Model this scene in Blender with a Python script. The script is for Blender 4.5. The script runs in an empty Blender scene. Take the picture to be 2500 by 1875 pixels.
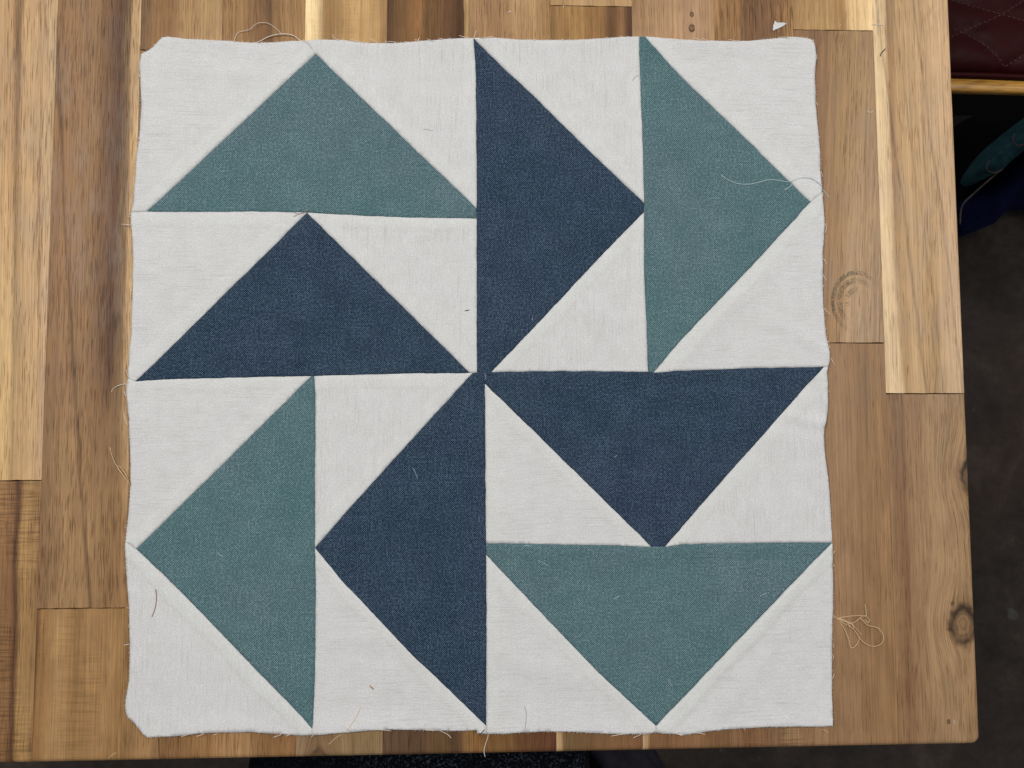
import bpy, math, random
import numpy as np
from mathutils import Vector, Matrix, noise as mnoise
from mathutils.geometry import delaunay_2d_cdt

random.seed(7)
scene = bpy.context.scene
COL = scene.collection
TZ = 0.75                      # height of the table top (m)
R = math.radians

# ------------------------------------------------------------------ camera
W, Hh, F = 2500.0, 1875.0, 1878.0          # photograph size and focal length in its pixels
cam_d = bpy.data.cameras.new("camera")
cam_d.sensor_width = 36.0
cam_d.lens = F / W * 36.0
cam_d.clip_start = 0.01
cam_d.clip_end = 50
cam = bpy.data.objects.new("camera", cam_d)
COL.objects.link(cam)
DIST = 0.361
ax = Vector((50000, 97, -1878)).normalized()
ay = Vector((-270, 29137, -1878)).normalized()
ay = (ay - ax * ay.dot(ax)).normalized()
az = ax.cross(ay)
M = Matrix((ax, ay, az))                   # rows = world axes seen from the camera -> camera to world
cam_pos = Vector((0, 0, TZ)) + M @ Vector((0, 0, DIST))
cam.matrix_world = Matrix.Translation(cam_pos) @ M.to_4x4()
scene.camera = cam

def P(px, py, z=TZ):
    """point of the plane at height z met by the sight line measured at photograph pixel (px, py)"""
    d = M @ Vector(((px - W / 2) / F, -(py - Hh / 2) / F, -1.0))
    t = (z - cam_pos.z) / d.z
    p = cam_pos + d * t
    return (p.x, p.y)

# ------------------------------------------------------------------ world, lamps, exposure
world = bpy.data.worlds.new("World")
scene.world = world
world.use_nodes = True
wb = world.node_tree.nodes["Background"]
wb.inputs[0].default_value = (0.80, 0.86, 1.0, 1)
wb.inputs[1].default_value = 0.16

def lamp(name, loc, target, size, power, color):
    l = bpy.data.lights.new(name, 'AREA')
    l.shape = 'RECTANGLE'; l.size = size[0]; l.size_y = size[1]
    l.energy = power; l.color = color
    o = bpy.data.objects.new(name, l)
    o.location = loc
    o.rotation_euler = (Vector(target) - Vector(loc)).to_track_quat('-Z', 'Y').to_euler()
    COL.objects.link(o)
    return o
lamp("ceiling_lamp", (-0.95, 0.55, 2.25), (-0.05, 0.0, TZ), (0.55, 0.30), 21, (1.0, 0.955, 0.90))
lamp("ceiling_lamp", (1.05, 0.45, 2.25), (0.05, 0.0, TZ), (0.55, 0.30), 18, (1.0, 0.965, 0.92))
lamp("window_light", (-0.1, 2.3, 1.9), (0, 0, TZ), (1.4, 0.9), 6, (0.90, 0.94, 1.0))

scene.view_settings.view_transform = 'Standard'
scene.view_settings.look = 'None'
scene.view_settings.exposure = 0.0
scene.view_settings.gamma = 1.0
scene.render.resolution_x = 1024
scene.render.resolution_y = 768

# ------------------------------------------------------------------ helpers
def lin(c):
    r = []
    for v in c:
        v = v / 255.0
        r.append(v / 12.92 if v <= 0.04045 else ((v + 0.055) / 1.055) ** 2.4)
    return r
def lin4(c, k=1.0):
    a = lin(c)
    return (a[0] * k, a[1] * k, a[2] * k, 1)

class NT:
    def __init__(self, name):
        self.m = bpy.data.materials.new(name)
        self.m.use_nodes = True
        self.t = self.m.node_tree
        self.b = self.t.nodes["Principled BSDF"]
    def n(self, typ, **kw):
        nd = self.t.nodes.new(typ)
        for k, v in kw.items(): setattr(nd, k, v)
        return nd
    def put(self, sock, v):
        if isinstance(v, bpy.types.NodeSocket): self.t.links.new(v, sock)
        else: sock.default_value = v
    def math(self, op, a, b=0.0, c=None, clamp=False):
        nd = self.n('ShaderNodeMath', operation=op); nd.use_clamp = clamp
        self.put(nd.inputs[0], a); self.put(nd.inputs[1], b)
        if c is not None: self.put(nd.inputs[2], c)
        return nd.outputs[0]
    def mix(self, f, a, b, mode='MIX'):
        nd = self.n('ShaderNodeMix', data_type='RGBA', blend_type=mode)
        self.put(nd.inputs[0], f); self.put(nd.inputs[6], a); self.put(nd.inputs[7], b)
        return nd.outputs[2]
    def xyz(self, x, y, z=0.0):
        nd = self.n('ShaderNodeCombineXYZ')
        self.put(nd.inputs[0], x); self.put(nd.inputs[1], y); self.put(nd.inputs[2], z)
        return nd.outputs[0]
    def noise(self, vec, scale=1.0, detail=2.0, rough=0.5, dist=0.0):
        nd = self.n('ShaderNodeTexNoise')
        self.put(nd.inputs['Vector'], vec); nd.inputs['Scale'].default_value = scale
        nd.inputs['Detail'].default_value = detail; nd.inputs['Roughness'].default_value = rough
        nd.inputs['Distortion'].default_value = dist
        return nd.outputs[0]
    def ss(self, v, lo, hi, a=0.0, b=1.0):
        nd = self.n('ShaderNodeMapRange', interpolation_type='SMOOTHSTEP')
        self.put(nd.inputs[0], v)
        nd.inputs[1].default_value = lo; nd.inputs[2].default_value = hi
        nd.inputs[3].default_value = a; nd.inputs[4].default_value = b
        return nd.outputs[0]
    def ramp(self, f, stops):
        nd = self.n('ShaderNodeValToRGB'); cr = nd.color_ramp
        cr.interpolation = 'EASE'
        while len(cr.elements) > 1: cr.elements.remove(cr.elements[-1])
        cr.elements[0].position = stops[0][0]; cr.elements[0].color = stops[0][1]
        for p, c in stops[1:]:
            e = cr.elements.new(p); e.color = c
        self.put(nd.inputs[0], f)
        return nd.outputs[0]
    def out(self, color, rough=0.6, spec=0.3, bump=None, bstr=0.3, bdist=0.0003):
        self.put(self.b.inputs['Base Color'], color)
        self.put(self.b.inputs['Roughness'], rough)
        self.put(self.b.inputs['Specular IOR Level'], spec)
        if bump is not None:
            nd = self.n('ShaderNodeBump'); self.put(nd.inputs['Height'], bump)
            nd.inputs['Strength'].default_value = bstr; nd.inputs['Distance'].default_value = bdist
            self.t.links.new(nd.outputs[0], self.b.inputs['Normal'])
        return self.m
    def uv(self):
        nd = self.n('ShaderNodeUVMap'); nd.uv_map = "uv"
        s = self.n('ShaderNodeSeparateXYZ'); self.t.links.new(nd.outputs[0], s.inputs[0])
        return s.outputs[0], s.outputs[1]
    def obj(self):
        nd = self.n('ShaderNodeTexCoord')
        s = self.n('ShaderNodeSeparateXYZ'); self.t.links.new(nd.outputs['Object'], s.inputs[0])
        return nd.outputs['Object'], s.outputs[0], s.outputs[1], s.outputs[2]

def obj(name, verts, faces, mat, parent=None, smooth=True, uvs=None, attr=None, origin=None):
    me = bpy.data.meshes.new(name)
    me.from_pydata([tuple(v) for v in verts], [], faces)
    if smooth: me.polygons.foreach_set('use_smooth', [True] * len(me.polygons))
    if uvs is not None:
        l = me.uv_layers.new(name="uv")
        idx = np.empty(len(me.loops), dtype=np.int32); me.loops.foreach_get('vertex_index', idx)
        l.data.foreach_set('uv', np.asarray(uvs, dtype=np.float32)[idx].ravel())
    if attr:
        for k, v in attr.items():
            a = me.attributes.new(k, 'FLOAT', 'POINT'); a.data.foreach_set('value', np.asarray(v, dtype=np.float32))
    if mat is not None: me.materials.append(mat)
    o = bpy.data.objects.new(name, me)
    COL.objects.link(o)
    if parent is not None: o.parent = parent
    return o

def tag(o, label=None, cat=None, group=None, kind=None):
    if label: o['label'] = label
    if cat: o['category'] = cat
    if group: o['group'] = group
    if kind: o['kind'] = kind
    return o

def empty(name, loc):
    o = bpy.data.objects.new(name, None); o.empty_display_size = 0.02
    o.location = loc; COL.objects.link(o)
    return o

def spline(pts, n=8):
    """Catmull-Rom through 3-D points"""
    pts = [Vector(p) for p in pts]
    if len(pts) < 3:
        return [pts[0].lerp(pts[-1], i / n) for i in range(n + 1)]
    q = [pts[0] * 2 - pts[1]] + pts + [pts[-1] * 2 - pts[-2]]
    res = []
    for i in range(1, len(q) - 2):
        a, b, c, d = q[i - 1:i + 3]
        for k in range(n):
            t = k / n
            res.append(0.5 * ((2 * b) + (c - a) * t + (2 * a - 5 * b + 4 * c - d) * t * t + (3 * b - a - 3 * c + d) * t ** 3))
    res.append(pts[-1])
    return res

def tube_geo(path, r, sides=6, taper=True, V=None, Fc=None):
    V = [] if V is None else V; Fc = [] if Fc is None else Fc
    base = len(V); n = len(path)
    for i, p in enumerate(path):
        t = (path[min(i + 1, n - 1)] - path[max(i - 1, 0)])
        if t.length < 1e-9: t = Vector((1, 0, 0))
        t.normalize()
        up = Vector((0, 0, 1)) if abs(t.z) < 0.9 else Vector((1, 0, 0))
        s = t.cross(up).normalized(); u = s.cross(t)
        rr = r * (0.5 if taper and i in (0, n - 1) else 1.0)
        for k in range(sides):
            a = 2 * math.pi * k / sides
            V.append(p + (s * math.cos(a) + u * math.sin(a)) * rr)
    for i in range(n - 1):
        for k in range(sides):
            a = base + i * sides + k; b = base + i * sides + (k + 1) % sides
            Fc.append((a, b, b + sides, a + sides))
    Fc.append(tuple(base + k for k in range(sides))[::-1])
    Fc.append(tuple(base + (n - 1) * sides + k for k in range(sides)))
    return V, Fc

# ------------------------------------------------------------------ wood
def wood_mat(name, A, B=None, ysplit=(0, 1), seed=0.0, warp=0.10, lean=0.0, pores=0.5, fig=0.0, knots=(), stamp=None, k=1.0, dark_lines=()):
    """A, B: colour profiles across the plank (far and near end); knots: (x, y, radius, strength)"""
    t = NT(name)
    u, v = t.uv()                                    # u 0..1 across, v metres along
    x = t.math('MULTIPLY', u, 0.038)
    # knots push the grain aside
    dx = None; kmask = []
    for (kx, ky, kr, ks) in knots:
        ddx = t.math('SUBTRACT', x, kx); ddy = t.math('SUBTRACT', v, ky)
        wob = t.math('MULTIPLY', t.math('SUBTRACT', t.noise(t.xyz(x, v, seed), 0.9 / kr, 3), 0.5), kr * 0.8)
        d = t.math('SQRT', t.math('ADD', t.math('POWER', ddx, 2.0), t.math('POWER', t.math('MULTIPLY', ddy, 0.70), 2.0)))
        dn = t.math('ADD', d, wob)
        g = t.math('EXPONENT', t.math('MULTIPLY', t.math('POWER', t.math('DIVIDE', d, kr * 2.2), 2.0), -1.0))
        push = t.math('MULTIPLY', g, t.math('MULTIPLY', ddx, -0.85))
        dx = push if dx is None else t.math('ADD', dx, push)
        kmask.append((dn, kr, ks, ddx, ddy))
    if dx is not None: x = t.math('ADD', x, dx)
    x = t.math('ADD', x, t.math('MULTIPLY', v, lean))
    uu = t.math('DIVIDE', x, 0.038)
    low = t.noise(t.xyz(t.math('MULTIPLY', x, 26), t.math('MULTIPLY', v, 7), seed), 1.0, 3, 0.55)
    fine_w = t.noise(t.xyz(t.math('MULTIPLY', x, 160), t.math('MULTIPLY', v, 22), seed + 3), 1.0, 3, 0.6)
    uw = t.math('ADD', uu, t.math('MULTIPLY', t.math('SUBTRACT', low, 0.5), warp * 2.2))
    uw = t.math('ADD', uw, t.math('MULTIPLY', t.math('SUBTRACT', fine_w, 0.5), 0.09))
    def prof(S): return t.ramp(uw, [(p, lin4(c, k)) for p, c in S])
    col = prof(A)
    if B:
        yn = t.math('ADD', v, t.math('MULTIPLY', t.math('SUBTRACT', t.noise(t.xyz(t.math('MULTIPLY', x, 90), t.math('MULTIPLY', v, 9), seed + 5), 1, 2), 0.5), 0.10))
        col = t.mix(t.ss(yn, ysplit[0], ysplit[1]), col, prof(B))
    # growth bands
    g1 = t.noise(t.xyz(t.math('MULTIPLY', uw, 17), t.math('MULTIPLY', v, 5), seed + 9), 1.0, 4, 0.65)
    col = t.mix(1.0, col, t.ramp(g1, [(0.28, (0.80, 0.77, 0.73, 1)), (0.46, (0.97, 0.965, 0.96, 1)), (0.62, (1.03, 1.03, 1.03, 1)), (0.78, (1.12, 1.11, 1.09, 1))]), 'MULTIPLY')
    # blotchy lustre
    g2 = t.noise(t.xyz(t.math('MULTIPLY', x, 120), t.math('MULTIPLY', v, 45), seed + 13), 1.0, 4, 0.6)
    col = t.mix(1.0, col, t.ramp(g2, [(0.25, (0.86, 0.85, 0.84, 1)), (0.75, (1.12, 1.12, 1.12, 1))]), 'MULTIPLY')
    # fine fibre
    g3 = t.noise(t.xyz(t.math('MULTIPLY', x, 1700), t.math('MULTIPLY', v, 20), seed + 17), 1.0, 3, 0.7)
    col = t.mix(1.0, col, t.ramp(g3, [(0.28, (0.80, 0.79, 0.77, 1)), (0.72, (1.17, 1.17, 1.16, 1))]), 'MULTIPLY')
    # cross figure
    if fig > 0:
        g4 = t.noise(t.xyz(t.math('MULTIPLY', x, 70), t.math('MULTIPLY', v, 1100), seed + 21), 1.0, 2, 0.6)
        g5 = t.noise(t.xyz(t.math('MULTIPLY', x, 60), t.math('MULTIPLY', v, 14), seed + 22), 1.0, 2)
        f4 = t.math('MULTIPLY', t.ss(g5, 0.42, 0.62), fig)
        col = t.mix(f4, col, t.mix(1.0, col, t.ramp(g4, [(0.35, (0.62, 0.60, 0.58, 1)), (0.6, (1.18, 1.17, 1.14, 1))]), 'MULTIPLY'))
    # dark mineral lines running with the grain
    for (lu, lw, la, ll) in dark_lines:
        c = t.math('ABSOLUTE', t.math('SUBTRACT', t.math('ADD', uw, t.math('MULTIPLY', v, ll)), lu))
        mk = t.math('MULTIPLY', t.ss(c, 0.0, lw, 1.0, 0.0), la)
        mk = t.math('MULTIPLY', mk, t.ss(t.noise(t.xyz(t.math('MULTIPLY', x, 50), t.math('MULTIPLY', v, 30), seed + 2), 1, 3), 0.25, 0.6, 0.5, 1.0))
        col = t.mix(mk, col, lin4((62, 42, 28), k))
    # open pores: short dark dashes
    pn = t.noise(t.xyz(t.math('MULTIPLY', x, 2900), t.math('MULTIPLY', v, 85), seed + 31), 1.0, 1, 0.5)
    pd = t.noise(t.xyz(t.math('MULTIPLY', x, 110), t.math('MULTIPLY', v, 18), seed + 33), 1.0, 2, 0.5)
    th = t.math('SUBTRACT', 0.75, t.math('MULTIPLY', pd, 0.26 * (0.5 + pores)))
    pm = t.math('MULTIPLY', t.math('SUBTRACT', pn, th), 16.0, clamp=True)
    pm = t.math('MULTIPLY', pm, 0.50 + 0.38 * pores)
    col = t.mix(pm, col, t.mix(1.0, col, (0.42, 0.34, 0.27, 1), 'MULTIPLY'))
    # knots: dark ring, mid heart, concentric rings
    for (dn, kr, ks, ddx, ddy) in kmask:
        ring = t.math('SINE', t.math('MULTIPLY', dn, 6.283 / (kr * 0.30)))
        inside = t.ss(dn, kr * 0.75, kr * 1.1, 1.0, 0.0)
        halo = t.ss(dn, kr * 0.8, kr * 2.0, 1.0, 0.0)
        col = t.mix(t.math('MULTIPLY', halo, 0.6 * ks), col, t.mix(1.0, col, (0.62, 0.53, 0.45, 1), 'MULTIPLY'))
        col = t.mix(t.math('MULTIPLY', inside, 0.5 * ks), col, lin4((112, 88, 60), k))
        rm = t.math('MULTIPLY', inside, t.ss(ring, -0.2, 0.9, 0.0, 0.35 * ks))
        col = t.mix(rm, col, lin4((66, 46, 32), k))
        edge = t.ss(t.math('ABSOLUTE', t.math('SUBTRACT', dn, kr * 1.0)), 0.0, kr * 0.44, 1.0, 0.0)
        edge = t.math('MULTIPLY', edge, t.ss(t.noise(t.xyz(ddx, ddy, seed + 8), 0.55 / kr, 3), 0.3, 0.55, 0.45, 1.0))
        col = t.mix(t.math('MULTIPLY', edge, 0.95 * ks), col, lin4((38, 26, 18), k))
    if stamp:
        sx, sy, sr = stamp
        ax_ = t.math('SUBTRACT', t.math('MULTIPLY', u, 0.038), sx); ay_ = t.math('SUBTRACT', v, sy)
        d = t.math('SQRT', t.math('ADD', t.math('POWER', ax_, 2.0), t.math('POWER', t.math('MULTIPLY', ay_, 0.80), 2.0)))
        ang = t.math('ARCTAN2', ay_, ax_)
        ink = None
        for rr, ww, cells, am, a0 in ((1.0, 0.095, 34, 1.0, 0.08), (0.74, 0.12, 22, 0.8, 0.2), (0.42, 0.13, 12, 0.7, 0.25)):
            band = t.ss(t.math('ABSOLUTE', t.math('SUBTRACT', d, sr * rr)), sr * ww * 0.55, sr * ww, 1.0, 0.0)
            let = t.noise(t.xyz(t.math('MULTIPLY', ang, cells / 2.5), t.math('MULTIPLY', d, 900), seed + rr * 10), 1.6, 2)
            worn = t.noise(t.xyz(t.math('MULTIPLY', ang, 1.1), d, seed + 4 + rr * 7), 1.6, 1)
            mk = t.math('MULTIPLY', t.math('MULTIPLY', band, t.ss(let, 0.36, 0.52)), t.ss(worn, a0 + 0.10, a0 + 0.28, 0.0, am))
            ink = mk if ink is None else t.math('MAXIMUM', ink, mk)
        side = t.ss(t.math('COSINE', t.math('SUBTRACT', ang, 2.5)), -0.35, 0.75, 0.12, 1.0)
        ink = t.math('MULTIPLY', ink, side)
        col = t.mix(t.math('MULTIPLY', t.math('MULTIPLY', ink, t.ss(g3, 0.38, 0.58, 0.3, 0.95)), t.ss(g2, 0.35, 0.6, 0.5, 1.0), clamp=True), col, lin4((62, 62, 48), k))
    col = t.mix(1.0, col, (1.0, 1.05, 1.09, 1), 'MULTIPLY')
    rough = t.ss(g2, 0.3, 0.7, 0.42, 0.58)
    hgt = t.math('SUBTRACT', t.math('MULTIPLY', g3, 0.35), pm)
    return t.out(col, rough, 0.22, hgt, 0.28, 0.00012)

table = empty("butcher_block_table", (0, 0, TZ))
tag(table, "wooden butcher block table top of glued brown and honey coloured strips, under the patchwork square", "table")

def wx(px, py=0): return P(px, py)[0]
def wy(px, py): return P(px, py)[1]
seam_px = [142, 345.6, 544, 746, 945.8, 1144.5, 1344, 1542, 1741, 1935.5, 2129]
SX = [wx(p) for p in seam_px]
PW = (SX[-1] - SX[0]) / 10.0
edge_x = wx(2372, 1250)
XS = [SX[0] - 3 * PW, SX[0] - 2 * PW, SX[0] - PW] + SX + [edge_x]
front_y = 0.5 * (wy(700, 1853) + wy(1660, 1833))
TOPY = 0.42
N12 = 14
rj = random.Random(3)
def plank(ci, y0, y1, mat, jit=0.00012):
    """ci: column; y0 < y1 in metres; ends at the table's rim are rounded over"""
    x0, x1 = XS[ci], XS[ci + 1]
    outer_r = ci == len(XS) - 2
    outer_b = abs(y0 - front_y) < 1e-6
    rb = 0.0028 if outer_b else 0.00012
    rr = 0.0024 if outer_r else 0.00004
    gl = 0.00002; gr = 0.0 if outer_r else 0.00002
    gb = 0.0 if outer_b else 0.00016
    X0, X1, Y0, Y1 = x0 + gl, x1 - gr, y0 + gb, y1 - 0.00016
    jb = [0.0 if outer_b else rj.uniform(-jit, jit) for _ in range(N12 + 1)]
    jt = [rj.uniform(-jit, jit) for _ in range(N12 + 1)]
    rings = [(1.0, 0.0), (0.62, 0.06), (0.30, 0.28), (0.08, 0.62), (0.0, 1.0), (0.0, None)]
    V = []; U = []
    CR = 0.0042
    for a, dz in rings:
        il, ir, ib, it = 0.00004 * a, rr * a, rb * a, 0.00012 * a
        ring = []
        for i in range(N12 + 1):
            f = i / N12
            ring.append([X0 + il + (X1 - ir - X0 - il) * f, Y0 + ib + jb[i]])
        for i in range(N12 + 1):
            f = 1 - i / N12
            ring.append([X0 + il + (X1 - ir - X0 - il) * f, Y1 - it + jt[i]])
        if outer_r and outer_b:      # rounded corner of the table
            cx, cy = X1 - CR, Y0 + CR
            rad = CR - rb * a * 0.9
            ring2 = ring[:N12 - 5]
            xa = ring2[-1][0]
            for q in range(6):
                an = -math.pi / 2 + (math.pi / 2) * q / 5
                ring2.append([cx + rad * math.cos(an), cy + rad * math.sin(an)])
            ring = ring2 + ring[N12 + 1:]
        for (X, Y) in ring:
            if dz is None: z = -0.030
            else: z = -(max(rb, rr) if (outer_b or outer_r) else 0.00012) * dz
            V.append((X, Y, z)); U.append(((X - x0) / (x1 - x0 if not outer_r else PW), Y))
    n = len(V) // len(rings)
    Fc = [tuple(range(n))]
    for k in range(len(rings) - 1):
        for i in range(n):
            j = (i + 1) % n
            Fc.append((k * n + i, (k + 1) * n + i, (k + 1) * n + j, k * n + j))
    Fc.append(tuple(range((len(rings) - 1) * n, len(rings) * n))[::-1])
    o = obj("plank", V, Fc, mat, table, smooth=False, uvs=U)
    return o

KW = 1.05
def Y(px, py): return wy(px, py)
def S(*a): return list(a)
planks = [
 # (column index, near y, far y, material arguments)
 (0, front_y, TOPY, dict(A=S((0, (170,135,98)), (1, (150,115,80))), seed=1.1)),
 (1, front_y, TOPY, dict(A=S((0, (140,105,72)), (1, (170,135,98))), seed=2.3)),
 (2, Y(50,1173), TOPY, dict(A=S((0, (176,142,102)), (.30, (182,146,104)), (.52,(178,140,98)), (.62, (148,112,76)), (.72, (182,146,104)), (.9, (178,142,104)), (1, (182,150,112))), B=S((0, (186,150,106)), (.6, (198,162,112)), (.72, (176,140,98)), (.85, (190,154,110)), (1, (184,150,116))), ysplit=(0.12, -0.02), k=1.0, warp=.04, seed=4.7, pores=.75, lean=.015, dark_lines=((.63,.05,.35,0.0),))),
 (2, front_y, Y(50,1173), dict(A=S((0, (150,116,76)), (.4, (152,116,74)), (.68, (128,92,60)), (.76, (104,72,48)), (.84, (158,122,78)), (1, (142,108,70))), seed=6.1, fig=.8, pores=.6, dark_lines=((.73,.03,.5,0.25),))),
 (3, Y(220,1485), TOPY, dict(A=S((0, (142,104,68)), (.22, (150,112,76)), (.46, (146,110,74)), (.64, (118,84,56)), (.76, (98,66,44)), (.87, (126,98,68)), (.925, (190,152,108)), (1, (206,172,128))), B=S((0, (138,104,72)), (.3, (160,124,86)), (.55, (158,122,84)), (.8, (150,114,76)), (1, (156,118,80))), ysplit=(0.02, -0.06), seed=8.9, k=.88, pores=.85, lean=.0, warp=.045, dark_lines=((.36,.035,.55,2.3),))),
 (3, front_y, Y(220,1485), dict(A=S((0, (110,76,48)), (.06, (142,104,64)), (.25, (158,122,80)), (.45, (142,107,68)), (.7, (154,117,76)), (1, (147,111,70))), seed=10.3, fig=.35, pores=.15)),
 (4, Y(380,122), TOPY, dict(A=S((0, (104,74,44)), (.2, (136,98,58)), (.4, (130,94,58)), (.55, (160,124,82)), (1, (172,136,92))), seed=12.9, pores=.6)),
 (4, front_y, Y(380,122), dict(A=S((0, (140,106,68)), (.3, (150,114,76)), (.55, (120,86,54)), (1, (146,108,68))), seed=14.1, pores=.6, dark_lines=((.45,.02,.5,0.0),))),
 (5, -0.02, TOPY, dict(A=S((0, (138,104,66)), (.4, (146,110,70)), (.72, (122,88,56)), (.8,(104,74,46)), (.88,(140,104,66)), (1, (150,114,74))), seed=16.7, pores=.6, lean=.05)),
 (5, front_y, -0.02, dict(A=S((0, (142,104,66)), (.35, (162,124,84)), (.65, (126,92,58)), (1, (136,98,62))), seed=18.2, pores=.6)),
 (6, 0.01, TOPY, dict(A=S((0, (232,202,152)), (.14, (226,194,144)), (.26, (146,110,68)), (.4, (158,122,78)), (.65, (192,154,102)), (.85, (180,142,94)), (1, (140,106,68))), seed=20.5, pores=.2, warp=.06, fig=.2)),
 (6, front_y, 0.01, dict(A=S((0, (142,116,88)), (.3, (126,98,70)), (.6, (132,106,74)), (1, (134,108,76))), seed=22.8, pores=.3, knots=((0.0098, wy(792,1860), 0.0035, .7),))),
 (7, 0.03, TOPY, dict(A=S((0, (84,58,34)), (.25, (118,84,50)), (.38, (140,98,58)), (.5, (110,78,46)), (.75, (96,66,40)), (.95, (80,52,32)), (.965, (160,126,84)), (1, (176,142,98))), seed=24.4, pores=.7, warp=.05)),
 (7, front_y, 0.03, dict(A=S((0, (92,68,48)), (.4, (86,62,44)), (.75, (100,74,46)), (.85, (82,58,40)), (1, (128,94,58))), seed=26.6, pores=.6)),
 (8, -0.01, TOPY, dict(A=S((0, (158,122,86)), (.4, (150,114,80)), (.7, (170,134,94)), (1, (158,122,80))), seed=28.1, pores=.6)),
 (8, front_y, -0.01, dict(A=S((0, (124,88,50)), (.4, (110,78,44)), (.7, (96,64,40)), (.9, (98,62,40)), (1, (84,52,34))), seed=30.9, pores=.6)),
 (9, Y(1440,15), TOPY, dict(A=S((0, (168,132,92)), (.5, (182,146,104)), (1, (170,134,94))), seed=32.7, pores=.3)),
 (9, 0.0, Y(1440,15), dict(A=S((0, (138,102,64)), (.35, (156,118,72)), (.6, (142,104,64)), (.74, (100,70,44)), (.86, (136,98,64)), (.94, (92,62,42)), (1, (76,50,32))), seed=34.2, pores=.35)),
 (9, front_y, 0.0, dict(A=S((0, (168,138,102)), (.05, (160,128,92)), (.1, (112,86,56)), (.6, (118,86,56)), (.9, (124,88,58)), (1, (112,78,52))), seed=36.1, pores=.3)),
 (10, 0.05, TOPY, dict(A=S((0, (156,122,88)), (.5, (168,132,98)), (.8, (172,136,104)), (1, (166,130,96))), seed=38.9, pores=.35, knots=((wx(1681,35)-XS[10], wy(1681,35), 0.0007, 1.0), (wx(1681,69)-XS[10], wy(1681,69), 0.0011, 1.0)))),
 (10, front_y, 0.05, dict(A=S((0, (184,152,114)), (.06, (170,136,98)), (.1, (122,88,58)), (.5, (128,92,62)), (1, (118,86,58))), seed=40.3, pores=.4)),
 (11, 0.02, TOPY, dict(A=S((0, (156,118,78)), (.25, (142,104,66)), (.42, (112,80,52)), (.7, (120,86,58)), (.9, (150,112,72)), (1, (158,120,78))), seed=42.8, pores=1.0)),
 (11, front_y, 0.02, dict(A=S((0, (128,96,66)), (.3, (118,84,56)), (.7, (134,104,74)), (1, (140,104,74))), seed=44.2, pores=.6, fig=1.0)),
 (12, Y(2035,74), TOPY, dict(A=S((0, (156,120,78)), (.4, (170,134,88)), (.6, (156,118,74)), (.72, (212,176,126)), (1, (224,188,138))), seed=46.9, pores=.3, warp=.05)),
 (12, Y(2100,837), Y(2035,74), dict(A=S((0, (134,100,70)), (.35, (160,126,86)), (.6, (158,126,90)), (1, (148,114,78))), B=S((0, (120,84,56)), (.3, (150,116,82)), (.6, (176,144,110)), (.85, (166,134,102)), (1, (136,108,76))), ysplit=(0.16, 0.02), seed=48.4, k=.94, pores=.5, lean=-.06, knots=((wx(2046,95,)-XS[12], wy(2046,95), 0.0012, .25),), stamp=(P(2087,738)[0]-XS[12], P(2087,738)[1], 0.0115))),
 (12, front_y, Y(2100,837), dict(A=S((0, (144,110,78)), (.4, (148,114,82)), (.75, (142,108,74)), (1, (148,112,76))), seed=50.7, pores=.25, k=.92)),
 (13, Y(2260,961), TOPY, dict(A=S((0, (218,188,146)), (.13, (210,178,136)), (.19, (158,122,86)), (.3, (182,146,104)), (.6, (188,152,112)), (1, (196,160,122))), B=S((0, (222,191,148)), (.17, (208,177,138)), (.25, (168,134,96)), (.4, (192,156,112)), (.62, (170,136,96)), (.8, (190,156,120)), (1, (196,164,130))), ysplit=(0.12, 0.0), seed=52.3, k=.93, pores=.5, warp=.03, lean=-.0, dark_lines=((.50,.035,.38,2.4),(.95,.03,.3,2.2),(.72,.02,.2,2.4)))),
 (13, front_y, Y(2260,961), dict(A=S((0, (142,108,76)), (.12, (132,98,68)), (.3, (146,112,80)), (.6, (156,124,90)), (1, (150,118,84))), seed=54.8, pores=.5, k=.95, knots=((P(2347,1526)[0]-XS[13], P(2347,1526)[1], 0.0056, .95), (P(2374,1158)[0]-XS[13], P(2374,1158)[1], 0.0058, 1.0), (P(2312,1762)[0]-XS[13], P(2312,1762)[1], 0.0006, 1.0), (P(2321,1474)[0]-XS[13], P(2321,1474)[1], 0.0005, 1.0)))),
]
for i, (ci, y0, y1, kw) in enumerate(planks):
    kw = dict(kw); kw['k'] = kw.get('k', 1.0) * KW
    m = wood_mat("wood_strip", **kw)
    plank(ci, y0, y1, m)

# ------------------------------------------------------------------ patchwork square
def nz(x, y, s, sd=0.0): return mnoise.noise(Vector((x * s, y * s, sd)))
TOP = [(410,92),(456,97),(510,99),(570,102.5),(610,105.5),(646,105.6),(702,102.5),(744,101),(778,98),(840,99.5),(887,106),(930,107.5),(970,106.5),(1015,103),(1058,100),(1100,97),(1145,95),(1156,95.5),(1172,95),(1210,94),(1250,97),(1286,99),(1345,99.5),(1400,99),(1440,97.5),(1475,95),(1510,92.5),(1533,91),(1560,91.5),(1574,92),(1610,94),(1660,98.7),(1715,102),(1774,103),(1831,102),(1870,97),(1899,94),(1925,92),(1949,92)]
CORNER_R = [(1965,93.5),(1979,98),(1986,105)]
RIGHT = [(1988.5,114),(1991.5,137),(1989,160),(1988,190),(1989,228),(1990,266),(1994,305),(1998,342),(2000.5,380),(2002,418),(2005,471),(2009,515),(2011,551),(2009.5,585),(2007,620),(2006,665),(2007,710),(2009,753),(2013,800),(2017,833),(2022,863),(2022.5,880),(2019,896),(2015,909),(2018,945),(2019,981),(2018,1005),(2013,1028),(2008,1042),(2007.5,1060),(2009,1095),(2015,1140),(2021,1182),(2024,1215),(2026.5,1250),(2028,1290),(2029,1323.6),(2031,1400),(2032,1473),(2030.5,1530),(2030,1587),(2029.5,1650),(2029.5,1700),(2030,1767)]
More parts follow.
